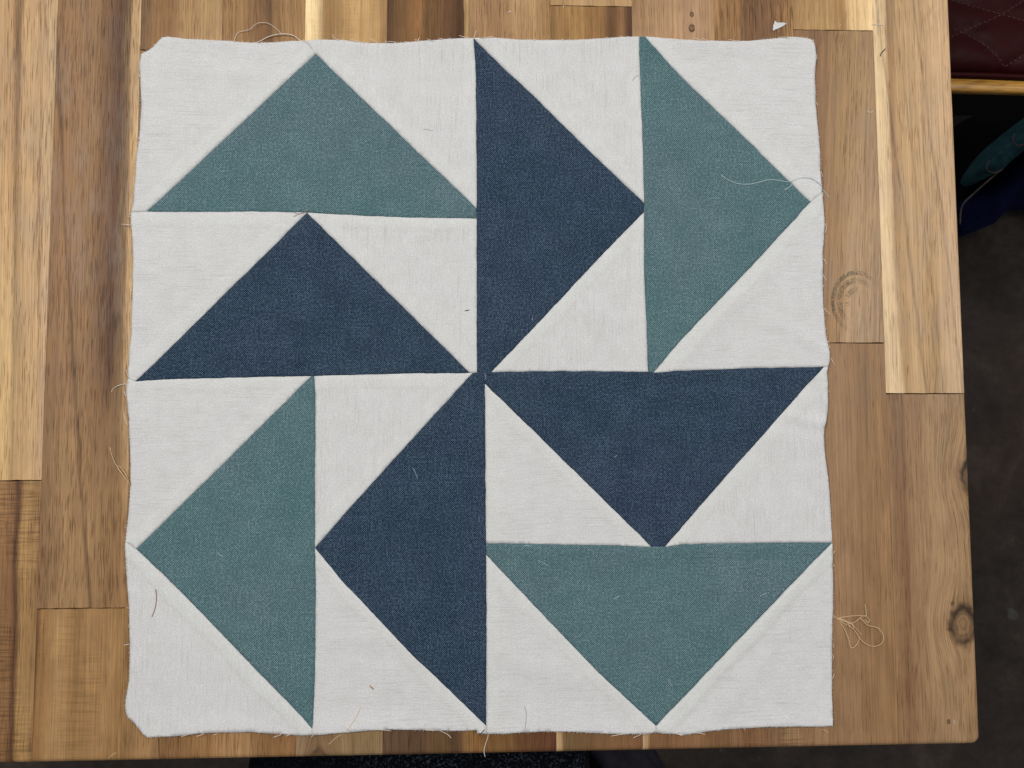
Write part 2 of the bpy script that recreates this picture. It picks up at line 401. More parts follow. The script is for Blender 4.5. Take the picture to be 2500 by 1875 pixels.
BOT = [(361,1799),(400,1797.5),(440,1794),(490,1788.5),(532,1786),(570,1785),(608,1785),(665,1789.5),(721,1793),(764,1793),(800,1790.5),(835,1787),(875,1783),(910,1780),(955,1778),(1005,1779.5),(1058,1782),(1110,1783),(1164,1780),(1167,1788),(1187,1790),(1229,1790.5),(1275,1787),(1324,1784),(1400,1786),(1475,1789),(1530,1791),(1570,1790),(1601,1787.5),(1670,1792),(1700,1788),(1736,1782.5),(1790,1778),(1850,1775),(1940,1772),(2030,1770)]
LEFT = [(346,134),(343,160),(343.7,190),(346.5,243),(345,300),(341,340),(336,380),(331,440),(326.6,494),(321.5,519),(321.5,535),(325,580),(327,630),(326,680),(324,750),(322.5,810),(317,850),(315,900),(315,924),(313,938),(310.6,952),(314,985),(317.5,1019),(319,1070),(320.5,1114),(320.5,1150),(321,1182),(318,1220),(315.5,1255),(311,1290),(308.5,1322),(307,1332),(309,1370),(310.5,1400),(314,1440),(317,1480),(318.5,1550),(319,1625),(317.5,1662),(312,1685),(309,1705),(307,1727),(309,1740),(314,1751),(330,1764),(340,1777),(349,1791)]
def top(a, b): return [p for p in TOP if a < p[0] < b]
def right(a, b): return [p for p in RIGHT if a < p[1] < b]
def bot(a, b): return [p for p in BOT if a < p[0] < b]
def left(a, b): return [p for p in LEFT if a < p[1] < b]
rv = lambda l: l[::-1]

T744 = (744,101); L519 = (321.5,519); T1156 = (1156,95.5); T1560 = (1560,91.5); T1574 = (1574,92)
L924 = (315,924); R471 = (2005,471); R896 = (2019,896); R1323 = (2029,1323.6); L1322 = (308.5,1322)
B764 = (764,1793); B1187 = (1187,1790); B1601 = (1601,1787.5)
g1a, g1l, g1r, g1r2 = (771,132), (358,517), (1164,509), (1164,534)
n1a = (750,520); n1l = (332,931); n1r = (1148,911)
V1 = [(1159.5,133),(1162,200),(1163,320),(1164,456)]           # seam between left and middle units
V2 = [(1560,114),(1563,190),(1565,266),(1569,380),(1572,470)]
V2b = [(1572,560),(1572,630),(1574,700),(1577,772),(1580,850)]
H2 = [(418,926),(580,921.5)]
patches = [
 ("green_patch", "green", [g1l, g1a, g1r, g1r2, (1000,531), (850,525), n1a, (640,516.5), (480,517.5)], 0),
 ("navy_patch", "navy", [n1l, n1a, n1r, (997,912), (830,916), (767,918), (759.5,918.5)] + rv(H2), 0),
 ("navy_patch", "navy", [T1156, (1200,138), (1300,231), (1420,350), (1500,427), (1572,495), (1572,518), (1462,630), (1330,772), (1200,908.6), (1184,937), (1183,910), (1164,909), (1164,886), (1164,630), g1r2, g1r] + rv(V1), 1),
 ("green_patch", "green", [T1560, T1574, (1660,184), (1830,348), (1978,494), (1854,630), (1660,833), (1595,910), (1582,908)] + rv(V2b) + [(1572,518), (1572,495)] + rv(V2), 1),
 ("green_patch", "green", [(759.5,918.5), (767,918), (770,954), (770,1100), (769,1250), (769.5,1338), (771,1473), (770,1580), (769,1663), (764,1778), (570,1577), (399,1402), (334,1340), (425,1250), (600,1078)], 1),
 ("navy_patch", "navy", [(1153,912), (1164,909), (1183,910), (1184,937), (1185,1100), (1186,1250), (1187,1326), (1187,1355), (1187.7,1511), (1187,1771), (1008.5,1600), (830,1412), (769.5,1338), (841,1254), (1000,1079)], 1),
 ("navy_patch", "navy", [(1184,937), (1200,908.6), (1300,906.5), (1450,906), (1582,908), (1595,910), (1660,905), (1840,898.5), (2009,896), (1850,1076), (1694,1253), (1624,1334), (1589.5,1334), (1508,1254), (1350,1099)], 0),
 ("green_patch", "green", [(1187,1355), (1187,1326), (1513,1331.5), (1589.5,1334), (1624,1334), (1670,1328.5), (1840,1325.5), R1323, (1830,1533), (1660,1712), (1601,1772), (1453,1634), (1320,1495)], 0),
 # background patches
 ("white_patch", "white", [g1l, L519] + rv(left(135, 518)) + [(346,134), (360,127), (376,117), (390,101), (398,94), (410,92)] + top(411, 743) + [T744, g1a], 0),
 ("white_patch", "white", [g1a, T744] + top(745, 1155) + [T1156] + V1 + [g1r], 1),
 ("white_patch", "white", [n1l, L924] + rv(left(520, 923)) + [L519, g1l, (480,517.5), (640,516.5), n1a], 0),
 ("white_patch", "white", [n1a, (850,525), (1000,531), g1r2, (1164,630), (1164,886), (1164,909), (1153,912), n1r], 1),
 ("white_patch", "white", [T1156] + top(1157, 1559) + [T1560] + V2 + [(1572,495), (1500,427), (1420,350), (1300,231), (1200,138)], 1),
 ("white_patch", "white", [(1572,518)] + V2b + [(1582,908), (1450,906), (1300,906.5), (1200,908.6), (1330,772), (1462,630)], 1),
 ("white_patch", "white", [T1574] + top(1575, 1950) + CORNER_R + right(110, 470) + [R471, (1978,494), (1830,348), (1660,184)], 0),
 ("white_patch", "white", [(1978,494), R471] + right(472, 895) + [R896, (2009,896), (1840,898.5), (1660,905), (1595,910), (1660,833), (1854,630)], 0),
 ("white_patch", "white", [(334,1340), L1322] + rv(left(925, 1321)) + [L924, n1l] + H2 + [(759.5,918.5), (600,1078), (425,1250)], 0),
 ("white_patch", "white", [L1322, (334,1340), (399,1402), (570,1577), (764,1778), B764] + rv(bot(362, 763)) + [(361,1799)] + rv(left(1323, 1792)), 1),
 ("white_patch", "white", [(767,918), (830,916), (997,912), n1r, (1153,912), (1000,1079), (841,1254), (769.5,1338), (769,1250), (770,1100), (770,954)], 1),
 ("white_patch", "white", [(769.5,1338), (830,1412), (1008.5,1600), (1187,1771), B1187] + rv(bot(765, 1186)) + [B764, (764,1778), (769,1663), (770,1580), (771,1473)], 0),
 ("white_patch", "white", [(1184,937), (1350,1099), (1508,1254), (1589.5,1334), (1513,1331.5), (1187,1326), (1186,1250), (1185,1100)], 0),
 ("white_patch", "white", [(1624,1334), (1694,1253), (1850,1076), (2009,896), R896] + right(897, 1323) + [R1323, (1840,1325.5), (1670,1328.5)], 1),
 ("white_patch", "white", [(1187,1355), (1320,1495), (1453,1634), (1601,1772), B1601] + rv(bot(1188, 1600)) + [B1187, (1187,1771), (1187.7,1511)], 0),
 ("white_patch", "white", [(1601,1772), (1660,1712), (1830,1533), R1323] + right(1324, 1768) + [(2030,1770)] + rv(bot(1602, 2029)) + [B1601], 0),
]
# seams: end points and a point on the side the allowance is pressed to
seams = [
 ((771,132),(358,517),(450,250),1.0), ((760,118),(1164,509),(1050,250),0.6),
 ((750,520),(320,931),(400,650),0.6), ((750,520),(1150,911),(1050,650),0.6),
 ((1156,96),(1572,495),(1450,200),0.6), ((1572,518),(1190,915),(1500,800),0.9),
 ((1565,92),(1978,494),(1900,200),0.6), ((2000,471),(1595,910),(1900,800),1.0),
 ((334,1340),(760,918),(450,1000),0.6), ((312,1318),(764,1778),(400,1700),1.0),
 ((769,1338),(1160,905),(850,1000),0.6), ((769,1338),(1187,1771),(850,1700),0.6),
 ((1184,930),(1606,1350),(1250,1250),0.6), ((1606,1350),(2015,896),(1950,1250),0.6),
 ((1187,1355),(1601,1772),(1250,1700),0.6), ((1601,1772),(2029,1325),(1950,1700),1.1),
 ((321,519),(1164,532),(700,700),.7), ((315,924),(1170,911),(700,1100),.6), ((1180,909),(2019,896),(1600,1100),.8),
 ((1187,1328),(2029,1326),(1600,1500),.8), ((1164,96),(1164,905),(1000,500),.5), ((1572,92),(1575,905),(1300,500),.5),
 ((769,925),(767,1785),(600,1300),.5), ((1187,925),(1187,1785),(1400,1300),.6),
]
CZ = TZ + 0.0008
SW = []
for a, b, s, h in seams:
    A = np.array(P(*a, CZ)); B = np.array(P(*b, CZ)); Sd = np.array(P(*s, CZ))
    d = (B - A); L = np.linalg.norm(d); d /= L
    nn = np.array((-d[1], d[0]))
    if nn @ (Sd - A) < 0: nn = -nn
    SW.append((A, d, L, nn, h))
def sstep(t):
    t = np.clip(t, 0, 1); return t * t * (3 - 2 * t)
ALW = 0.0055
# a few soft ripples in the cloth: centre, direction of the crest, length, width, height (mm)
ripples = [((1640,935),(1,.03),.045,.0030,-.45), ((1560,1395),(1,-.12),.05,.0032,-.40), ((1690,1440),(1,-.1),.03,.0028,.35),
           ((1830,1060),(1,.1),.05,.006,.5), ((1990,1030),(1,.25),.014,.003,.9), ((1000,1610),(1,-.75),.035,.007,.55),
           ((1800,1690),(1,-1.1),.06,.0045,.55), ((1890,1480),(1,-1.1),.05,.004,.5), ((1340,1640),(1,.3),.03,.005,.55), ((1460,1530),(1,.9),.03,.004,.4),
           ((880,1560),(1,.2),.03,.005,.4), ((400,1560),(.2,1),.04,.006,.5), ((560,1000),(1,.05),.04,.003,.2),
           ((560,180),(1,.05),.04,.004,.4), ((1250,840),(1,-1),.03,.003,.25), ((1010,590),(1,-.6),.03,.004,.3),
           ((1900,640),(1,-1.05),.04,.004,.5), ((1700,850),(1,-1.1),.03,.003,.45), ((1500,780),(1,.2),.03,.004,.3), ((1990,840),(1,.6),.02,.004,.7)]
RP = []
for c, d, l, w, h in ripples:
    c = np.array(P(*c, CZ)); d = np.array((d[0], -d[1])); d = d / np.linalg.norm(d)
    RP.append((c, d, l, w, h * 1e-3))
qc = np.array([P(p[0], p[1], CZ) for p in TOP + CORNER_R + RIGHT + rv(BOT) + rv(LEFT)])
def edge_dist(X, Yv):
    d = np.full(X.shape, 9.0)
    for i in range(len(qc)):
        a = qc[i]; b = qc[(i + 1) % len(qc)]; e = b - a; L2 = e @ e + 1e-12
        t = np.clip(((X - a[0]) * e[0] + (Yv - a[1]) * e[1]) / L2, 0, 1)
        d = np.minimum(d, np.hypot(X - a[0] - t * e[0], Yv - a[1] - t * e[1]))
    return d
def cloth(X, Yv):
    """height above the table and how many layers lie under the face"""
    X = np.atleast_1d(np.asarray(X, float)); Yv = np.atleast_1d(np.asarray(Yv, float))
    hh = np.zeros(X.shape); bk = np.zeros(X.shape); cre = np.zeros(X.shape)
    for A, d, L, nn, h in SW:
        t = (X - A[0]) * d[0] + (Yv - A[1]) * d[1]
        s = (X - A[0]) * nn[0] + (Yv - A[1]) * nn[1]
        wid = ALW * (1 + 0.10 * np.sin(t * 130 + A[0] * 90))
        inside = (t > -0.0005) & (t < L + 0.0005) & (s > 0)
        prof = sstep(s / 0.0009) * (1 - sstep((s - wid) / 0.0011)) * inside
        hh = np.maximum(hh, 0.00036 * h * prof)
        bk = np.maximum(bk, (1 - sstep((s - wid) / 0.0008)) * inside * min(1, h + .15))
        near = (t > 0) & (t < L)
        cre = np.maximum(cre, np.exp(-(s / 0.00055) ** 2) * near)
    z = hh - 0.00016 * cre
    for c, d, l, w, h in RP:
        t = (X - c[0]) * d[0] + (Yv - c[1]) * d[1]; s = -(X - c[0]) * d[1] + (Yv - c[1]) * d[0]
        z = z + h * np.exp(-(t / l) ** 2 - (s / w) ** 2)
    big = np.array([nz(a, b, 26, 3.1) * 0.00045 + nz(a, b, 75, 8.2) * 0.00022 + nz(a, b, 260, 1.7) * 0.00006 for a, b in zip(X, Yv)])
    ed = edge_dist(X, Yv)
    lift = np.exp(-(ed / 0.006) ** 2) * (0.0006 + np.array([0.0012 * max(0, nz(a, b, 30, 5.5)) for a, b in zip(X, Yv)]))
    return 0.0009 + z + big + lift, bk

def weave_uv(X, Yv, ang, sd):
    a = R(90 * ang + random.Random(sd).uniform(-1.2, 1.2))
    c, s = math.cos(a), math.sin(a)
    ox, oy = random.Random(sd + 5).uniform(0, 1), random.Random(sd + 9).uniform(0, 1)
    # the yarns bend a little
    return np.stack([X * c + Yv * s + ox, -X * s + Yv * c + oy], 1)

def common_weave(t):
    x, y = t.uv()
    wx_ = t.math('MULTIPLY', t.math('SUBTRACT', t.noise(t.xyz(x, y), 30, 3), 0.5), 0.0028)
    wy_ = t.math('MULTIPLY', t.math('SUBTRACT', t.noise(t.xyz(x, y, 4.0), 34, 3), 0.5), 0.0028)
    return t.math('ADD', x, wx_), t.math('ADD', y, wy_)

def white_mat():
    t = NT("white_cotton_print")
    rx, ry = t.uv()
    x, y = common_weave(t)
    at = t.n('ShaderNodeAttribute', attribute_name="backed"); bk = at.outputs['Fac']
    p = math.pi / 0.00046
    sx = t.math('SINE', t.math('MULTIPLY', x, 2 * p)); sy = t.math('SINE', t.math('MULTIPLY', y, 2 * p))
    gap = t.math('MULTIPLY', t.ss(sx, 0.0, 1.0), t.ss(sy, 0.0, 1.0))
    # rows of looser yarn
    rows = t.noise(t.xyz(t.math('MULTIPLY', x, 40), t.math('MULTIPLY', y, 1900)), 1.0, 2, 0.7)
    rows2 = t.noise(t.xyz(t.math('MULTIPLY', x, 1900), t.math('MULTIPLY', y, 40), 6.0), 1.0, 2, 0.7)
    area = t.noise(t.xyz(x, y, 9.0), 45, 2)
    rm = t.math('MULTIPLY', t.ss(rows, 0.50, 0.72), t.ss(area, 0.30, 0.62, 0.25, 1.0))
    cm = t.math('MULTIPLY', t.ss(rows2, 0.54, 0.78), 0.45)
    loose = t.math('MAXIMUM', rm, cm)
    single = t.math('SUBTRACT', 1.0, t.math('MULTIPLY', bk, 0.70))
    dark = t.math('MULTIPLY', t.math('ADD', t.math('MULTIPLY', loose, 0.20), t.math('MULTIPLY', gap, t.math('ADD', 0.34, t.math('MULTIPLY', loose, 0.5)))), single, clamp=True)
    slub = t.noise(t.xyz(t.math('MULTIPLY', x, 220), t.math('MULTIPLY', y, 2300), 2.0), 1.0, 2)
    base = t.mix(bk, lin4((206, 207, 207)), lin4((205, 207, 205)))
    base = t.mix(1.0, base, t.ramp(slub, [(0.3, (0.965, 0.965, 0.965, 1)), (0.7, (1.03, 1.03, 1.03, 1))]), 'MULTIPLY')
    mott = t.noise(t.xyz(x, y, 12.0), 120, 4, 0.7)
    base = t.mix(1.0, base, t.ramp(mott, [(0.3, (0.965, 0.962, 0.958, 1)), (0.7, (1.025, 1.025, 1.027, 1))]), 'MULTIPLY')
    fin = t.noise(t.xyz(x, y, 15.0), 1500, 2, 0.6)
    base = t.mix(1.0, base, t.ramp(fin, [(0.3, (0.90, 0.90, 0.90, 1)), (0.7, (1.08, 1.08, 1.08, 1))]), 'MULTIPLY')
    # tone-on-tone printed crosses, 22 mm apart in staggered rows
    def motif(ox, oy):
        c = 0.0225
        fx = t.math('SUBTRACT', t.math('FRACT', t.math('ADD', t.math('DIVIDE', rx, c), ox)), 0.5)
        fy = t.math('SUBTRACT', t.math('FRACT', t.math('ADD', t.math('DIVIDE', ry, c), oy)), 0.5)
        a = t.math('ADD', fx, fy); b = t.math('SUBTRACT', fx, fy)
        la = t.ss(t.math('ABSOLUTE', a), 0.010, 0.032, 1.0, 0.0)
        lb = t.ss(t.math('ABSOLUTE', b), 0.010, 0.032, 1.0, 0.0)
        l = t.math('MAXIMUM', la, lb)
        r = t.math('SQRT', t.math('ADD', t.math('POWER', fx, 2.0), t.math('POWER', fy, 2.0)))
        return t.math('MULTIPLY', l, t.ss(r, 0.10, 0.135, 1.0, 0.0))
    mo = t.math('MAXIMUM', motif(0.0, 0.0), motif(0.5, 0.5))
    mo = t.math('MULTIPLY', mo, t.ss(t.noise(t.xyz(rx, ry, 3.0), 300, 2), 0.40, 0.62, 0.04, 0.26))
    c = t.mix(dark, base, lin4((128, 118, 112)))
    c = t.mix(mo, c, lin4((222, 222, 220)))
    hg = t.math('ADD', t.math('MULTIPLY', t.math('SUBTRACT', sx, sy), 0.25), t.math('ADD', t.math('MULTIPLY', loose, -0.8), t.math('MULTIPLY', mo, 0.25)))
    m = t.out(c, 0.9, 0.08, hg, 0.35, 0.0001)
    t.b.inputs['Sheen Weight'].default_value = 0.1
    return m

def chambray(name, dark, light, mean):
    t = NT(name)
    x, y = common_weave(t)
    at = t.n('ShaderNodeAttribute', attribute_name="backed"); bk = at.outputs['Fac']
    p = math.pi / 0.00050
    sx = t.math('SINE', t.math('MULTIPLY', x, p)); sy = t.math('SINE', t.math('MULTIPLY', y, p))
    ch = t.math('MULTIPLY', sx, sy)
    dots = t.ss(ch, 0.10, 0.75)
    s1 = t.noise(t.xyz(t.math('MULTIPLY', x, 70), t.math('MULTIPLY', y, 1800)), 1.0, 3, 0.75)
    s2 = t.noise(t.xyz(t.math('MULTIPLY', x, 1800), t.math('MULTIPLY', y, 70), 5.0), 1.0, 3, 0.75)
    blot = t.noise(t.xyz(x, y, 7.0), 60, 4, 0.65)
    fine = t.noise(t.xyz(x, y, 8.0), 1200, 1, 0.5)
    slub = t.math('ADD', t.math('MULTIPLY', t.math('SUBTRACT', s1, 0.5), 0.7), t.math('ADD', t.math('MULTIPLY', t.math('SUBTRACT', s2, 0.5), 0.7), t.math('ADD', t.math('MULTIPLY', t.math('SUBTRACT', blot, 0.5), 0.45), t.math('MULTIPLY', t.math('SUBTRACT', fine, 0.5), 1.8))))
    f = t.math('ADD', t.math('MULTIPLY', dots, 0.52), t.math('ADD', 0.04, t.math('MULTIPLY', slub, 0.50)), clamp=True)
    c = t.mix(f, lin4(dark), lin4(light))
    hue = t.noise(t.xyz(x, y, 21.0), 16, 3, 0.6)
    c = t.mix(1.0, c, t.ramp(hue, [(0.3, (1.06, 1.0, 1.02, 1)), (0.7, (0.94, 1.01, 0.98, 1))]), 'MULTIPLY')
    hg = t.math('ADD', t.math('MULTIPLY', ch, 0.5), slub)
    m = t.out(c, 0.88, 0.10, hg, 0.25, 0.0001)
    t.b.inputs['Sheen Weight'].default_value = 0.06
    return m
MAT = {"white": white_mat(),
       "navy": chambray("navy_chambray", (9, 28, 48), (116, 138, 160), None),
       "green": chambray("sage_green_chambray", (54, 85, 90), (158, 180, 187), None)}

quilt = empty("quilt_block", (0, 0, TZ))
tag(quilt, "square patchwork of white, navy and sage green triangles, lying flat on the wooden table", "quilt block")

def subdiv(poly, step):
    out = []
    n = len(poly)
    for i in range(n):
        a = poly[i]; b = poly[(i + 1) % n]
        # sample in a direction-independent order so that neighbours share points
        flip = b < a
        A_, B_ = (b, a) if flip else (a, b)
        L = math.hypot(B_[0] - A_[0], B_[1] - A_[1]); k = max(1, int(math.ceil(L / step)))
        pts = [(A_[0] + (B_[0] - A_[0]) * j / k, A_[1] + (B_[1] - A_[1]) * j / k) for j in range(k + 1)]
        if flip: pts = pts[::-1]
        out += pts[:-1]
    return out

def sheet(poly, step, rnd, inset=0.45):
    """triangulated interior of a polygon (metres); returns pts, tris, boundary count"""
    b = subdiv(poly, step)
    b = [(x + 0.00016 * nz(x, y, 900, 2.0) + 0.00022 * nz(x, y, 150, 6.0), y + 0.00016 * nz(x, y, 900, 11.0) + 0.00022 * nz(x, y, 150, 9.0)) for x, y in b]
    arr = np.array(b); n = len(b)
    x0, y0 = arr.min(0); x1, y1 = arr.max(0)
    gx, gy = np.meshgrid(np.arange(x0, x1, step), np.arange(y0, y1, step))
    gx = gx.ravel() + rnd.uniform(-.15, .15) * step; gy = gy.ravel()
    rr = np.random.RandomState(rnd.randint(0, 9999))
    gx = gx + rr.uniform(-.2, .2, gx.shape) * step; gy = gy + rr.uniform(-.2, .2, gy.shape) * step
    ins = np.zeros(gx.shape, bool); dmin = np.full(gx.shape, 9.0)
    for i in range(n):
        xa, ya = arr[i]; xb, yb = arr[(i + 1) % n]
        c = ((ya > gy) != (yb > gy))
        with np.errstate(divide='ignore', invalid='ignore'):
            xi = (xb - xa) * (gy - ya) / (yb - ya + 1e-15) + xa
        ins ^= c & (gx < xi)
        e0, e1 = xb - xa, yb - ya; L2 = e0 * e0 + e1 * e1 + 1e-15
        tt = np.clip(((gx - xa) * e0 + (gy - ya) * e1) / L2, 0, 1)
        dmin = np.minimum(dmin, np.hypot(gx - xa - tt * e0, gy - ya - tt * e1))
    keep = ins & (dmin > step * inset)
    pts = [Vector(p) for p in b] + [Vector((float(a), float(c))) for a, c in zip(gx[keep], gy[keep])]
    vo, eo, fo, ov, oe, of = delaunay_2d_cdt(pts, [], [list(range(n))], 1, 1e-7)
    return np.array([(v.x, v.y) for v in vo]), fo

def add_skirt(V, Fc, dz):
    from collections import Counter
    cnt = Counter()
    for f in Fc:
        for i in range(len(f)):
            a, b = f[i], f[(i + 1) % len(f)]
            cnt[(min(a, b), max(a, b))] += 1
    low = {}; base = len(V); newV = []; newF = []; src = []
    for f in Fc:
        for i in range(len(f)):
            a, b = f[i], f[(i + 1) % len(f)]
            if cnt[(min(a, b), max(a, b))] == 1:
                for q in (a, b):
                    if q not in low:
                        low[q] = base + len(newV); newV.append((V[q][0], V[q][1], V[q][2] - dz)); src.append(q)
                newF.append((b, a, low[a], low[b]))
    return newV, newF, src

STEP = 0.0012
rnd = random.Random(11)
for pi_, (nm, mt, poly, grain) in enumerate(patches):
    wp = [P(a, b, CZ) for a, b in poly]
    pts, tris = sheet(wp, STEP, rnd)
    z, bk = cloth(pts[:, 0], pts[:, 1])
    if mt != "white": bk = bk * 0
    V = [(p[0], p[1], zz) for p, zz in zip(pts, z)]
    Fc = []
    for f in tris:
        a, b, c = [pts[i] for i in f[:3]]
        cr = (b[0] - a[0]) * (c[1] - a[1]) - (b[1] - a[1]) * (c[0] - a[0])
        Fc.append(tuple(f) if cr > 0 else tuple(f[::-1]))
    nV, nF, src = add_skirt(V, Fc, 0.00035)
    uv = weave_uv(pts[:, 0], pts[:, 1], grain, pi_)
    uv = np.concatenate([uv, uv[src]]) if src else uv
    bk = np.concatenate([bk, bk[src]])
    obj(nm, V + nV, Fc + nF, MAT[mt], quilt, uvs=uv, attr={"backed": bk})

# ------------------------------------------------------------------ threads
def thread_mat(name, c, c2=None):
    t = NT(name)
    v, x, y, z = t.obj()
    n = t.noise(v, 900, 2)
    return t.out(t.mix(n, lin4(c), lin4(c2 or [q * .8 for q in c])), 0.8, 0.15)
TM = {"white": thread_mat("white_thread", (236, 226, 216), (200, 188, 176)), "cream": thread_mat("cream_thread", (232, 208, 170), (196, 168, 128)),
      "grey": thread_mat("grey_thread", (172, 176, 176), (140, 146, 148)), "dark": thread_mat("charcoal_thread", (52, 50, 52), (34, 34, 38)),
      "mauve": thread_mat("mauve_thread", (158, 120, 124), (130, 96, 100)), "brown": thread_mat("tan_lint", (178, 142, 110), (140, 108, 80)),
      "greyblue": thread_mat("pale_blue_grey_thread", (186, 202, 204), (158, 176, 178)),
      "white2": thread_mat("pale_lint", (206, 210, 216), (172, 180, 188))}

def path3(pts, r, lift=None, on=None):
    """photograph pixels -> points resting on the cloth or the table"""
    sp = spline([(a, b, 0) for a, b in pts], 7)
    out = []
    n = len(sp)
    for i, p in enumerate(sp):
        X, Y_ = P(p.x, p.y, TZ + 0.0006)
        onc = on if on is not None else inside_quilt(X, Y_)
        zz = TZ + (cloth([X], [Y_])[0][0] if onc else 0.0)
        l = 0.0
        if lift: l = lift * math.sin(math.pi * i / (n - 1)) ** 2
        out.append(Vector((X, Y_, zz + r * 0.8 + l)))
    return out
def inside_quilt(X, Y_):
    ins = False; n = len(qc)
    for i in range(n):
        xa, ya = qc[i]; xb, yb = qc[(i + 1) % n]
        if (ya > Y_) != (yb > Y_) and X < (xb - xa) * (Y_ - ya) / (yb - ya + 1e-15) + xa: ins = not ins
    return ins
def smooth_z(path, k=4):
    z = [p.z for p in path]
    for _ in range(k):
        z = [z[0]] + [max(z[i], (z[i - 1] + z[i] * 2 + z[i + 1]) / 4) for i in range(1, len(z) - 1)] + [z[-1]]
    for p, q in zip(path, z): p.z = q
    return path

def thread(name, strands, mat, label, cat="thread", r=0.00016, lift=0.0, group=None, on=None):
    V, Fc = [], []
    for s in strands:
        tube_geo(smooth_z(path3(s, r, lift, on)), r, 6, True, V, Fc)
    c = sum(V, Vector()) / len(V); base = Vector((c.x, c.y, TZ))
    o = obj(name, [v - base for v in V], Fc, TM[mat])
    o.location = base
    return tag(o, label, cat, group)
def zp(ox, oy, pts): return [(ox + a * .37975, oy + b * .37975) for a, b in pts]

LT = "loose threads and lint"
thread("loose_thread", [zp(0,0,[(1510,278),(1508,245),(1530,210),(1570,200),(1610,190),(1640,165),(1665,152),(1695,148),(1725,152),(1760,172),(1790,195),(1808,222)])],
       "white", "thin white thread looping up from the top edge of the patchwork onto the wood", r=.00012, lift=.0012, group=LT)
thread("loose_thread", [zp(0,0,[(1615,275),(1660,268),(1720,240),(1780,225),(1840,222),(1890,232),(1925,255),(1965,278)])],
       "white", "thicker cream white thread arching along the top edge below the thin loop", r=.00020, lift=.0010, group=LT)
thread("loose_thread", [zp(1660,0,[(260,1125),(300,1155),(360,1180),(430,1188),(490,1178),(560,1160),(620,1160),(680,1170),(715,1168),(760,1150),(810,1145),(850,1155),(890,1185),(930,1230),(962,1275)]),
                        zp(1660,0,[(715,1168),(718,1185),(700,1205),(668,1224)])],
       "greyblue", "long wavy pale grey thread crossing the right hand green triangle and hanging over the edge", r=.00017, group=LT)
thread("thread_tangle", [zp(1660,1245,[(978,672),(1010,695),(1050,712),(1090,728),(1120,752),(1150,780),(1172,808)]),
                         zp(1660,1245,[(985,680),(1030,712),(1075,740),(1120,770),(1150,815),(1180,850),(1230,875),(1280,865),(1305,835),(1300,795),(1275,760),(1240,748),(1205,740),(1180,715),(1160,695),(1180,682),(1205,690),(1222,712),(1210,724),(1192,705)]),
                         zp(1660,1245,[(1010,705),(1050,690),(1110,680),(1160,678),(1192,680),(1198,655),(1192,608)]),
                         zp(1660,1245,[(1080,735),(1120,720),(1160,688),(1195,680)]),
                         zp(1660,1245,[(1030,720),(1060,770),(1080,820),(1092,872),(1100,885),(1130,870),(1152,840),(1158,815)]),
                         zp(1660,1245,[(1020,700),(1060,710),(1085,740),(1105,760),(1115,745),(1090,722),(1040,715)])],
       "cream", "tangled cream thread loops lying on the wood right of the patchwork", r=.00013, lift=.0012, group=LT)
thread("loose_thread", [zp(0,1245,[(1007,505),(1012,560),(1003,625),(982,685)])], "mauve", "short curved mauve thread on the lower left white patch", r=.00017, group=LT)
thread("loose_thread", [zp(830,1245,[(-2,1450),(30,1425),(70,1380),(110,1320),(135,1262)]), zp(830,1245,[(0,1450),(-30,1470),(-60,1498),(-75,1510)])],
       "cream", "fine pale thread hanging off the bottom edge of the patchwork near the knot", r=.00012, group=LT)
thread("loose_thread", [zp(830,1245,[(545,1408),(600,1412),(650,1425),(690,1445),(716,1470)])], "white", "white thread curling from the bottom edge left of centre", r=.00014, group=LT)
thread("loose_thread", [zp(830,1245,[(955,1425),(950,1465),(935,1510),(926,1550),(933,1592)])], "white", "white thread hanging straight down past the table's front edge at bottom centre", r=.00014, group=LT, on=False)
thread("loose_thread", [zp(830,1245,[(1188,1262),(1196,1300),(1196,1350),(1190,1402)])], "grey", "faint grey thread on the white patch right of the bottom centre seam", r=.00012, group=LT)
thread("loose_thread", [zp(0,620,[(712,888),(728,865),(765,845),(800,836),(840,827)]), zp(0,620,[(800,838),(818,842),(832,850)])], "white", "white thread sticking out left from the patchwork at mid height", r=.00014, lift=.0006, group=LT)
thread("loose_thread", [zp(0,620,[(702,1240),(720,1300),(750,1360),(790,1420),(820,1465),(845,1505)]), zp(0,620,[(752,1360),(785,1382),(810,1420),(825,1470)])],
       "cream", "forked pale thread beside the left edge, lower middle of the patchwork", r=.00014, lift=.0008, group=LT)
thread("loose_thread", [zp(1660,0,[(1290,360),(1300,335),(1318,318),(1323,308)])], "dark", "short black thread on the pale strip near the upper right of the table", r=.00020, group=LT)
thread("loose_thread", [zp(1660,0,[(1238,155),(1275,154),(1310,159)])], "white", "short straight white thread lying across the strip joint at upper right", r=.00020, group=LT)
thread("loose_thread", [zp(1660,0,[(1205,710),(1218,720),(1235,718),(1243,710)])], "white", "tiny curled white thread on the right hand strip", r=.00016, group=LT)
thread("lint", [zp(1660,0,[(1024,168),(1038,155)])], "cream", "tiny cream lint beside the light sapwood at top right", "lint", r=.00016, group=LT)
thread("lint", [zp(830,0,[(1080,80),(1092,68),(1100,74)])], "white", "tiny white lint crumb on the wood above the navy triangle's tip", "lint", r=.00018, group=LT)
thread("lint", [zp(830,0,[(1436,30),(1440,46)])], "white", "tiny pale lint at the top edge joint, centre right", "lint", r=.00014, group=LT)
thread("lint", [zp(830,620,[(802,367),(833,360)])], "dark", "short dark lint on the white patch left of the upper navy triangle", "lint", r=.00018, group=LT)
thread("lint", [zp(830,620,[(1236,408),(1238,428)])], "white2", "tiny white lint on the lower part of the upper navy triangle", "lint", r=.00007, group=LT)
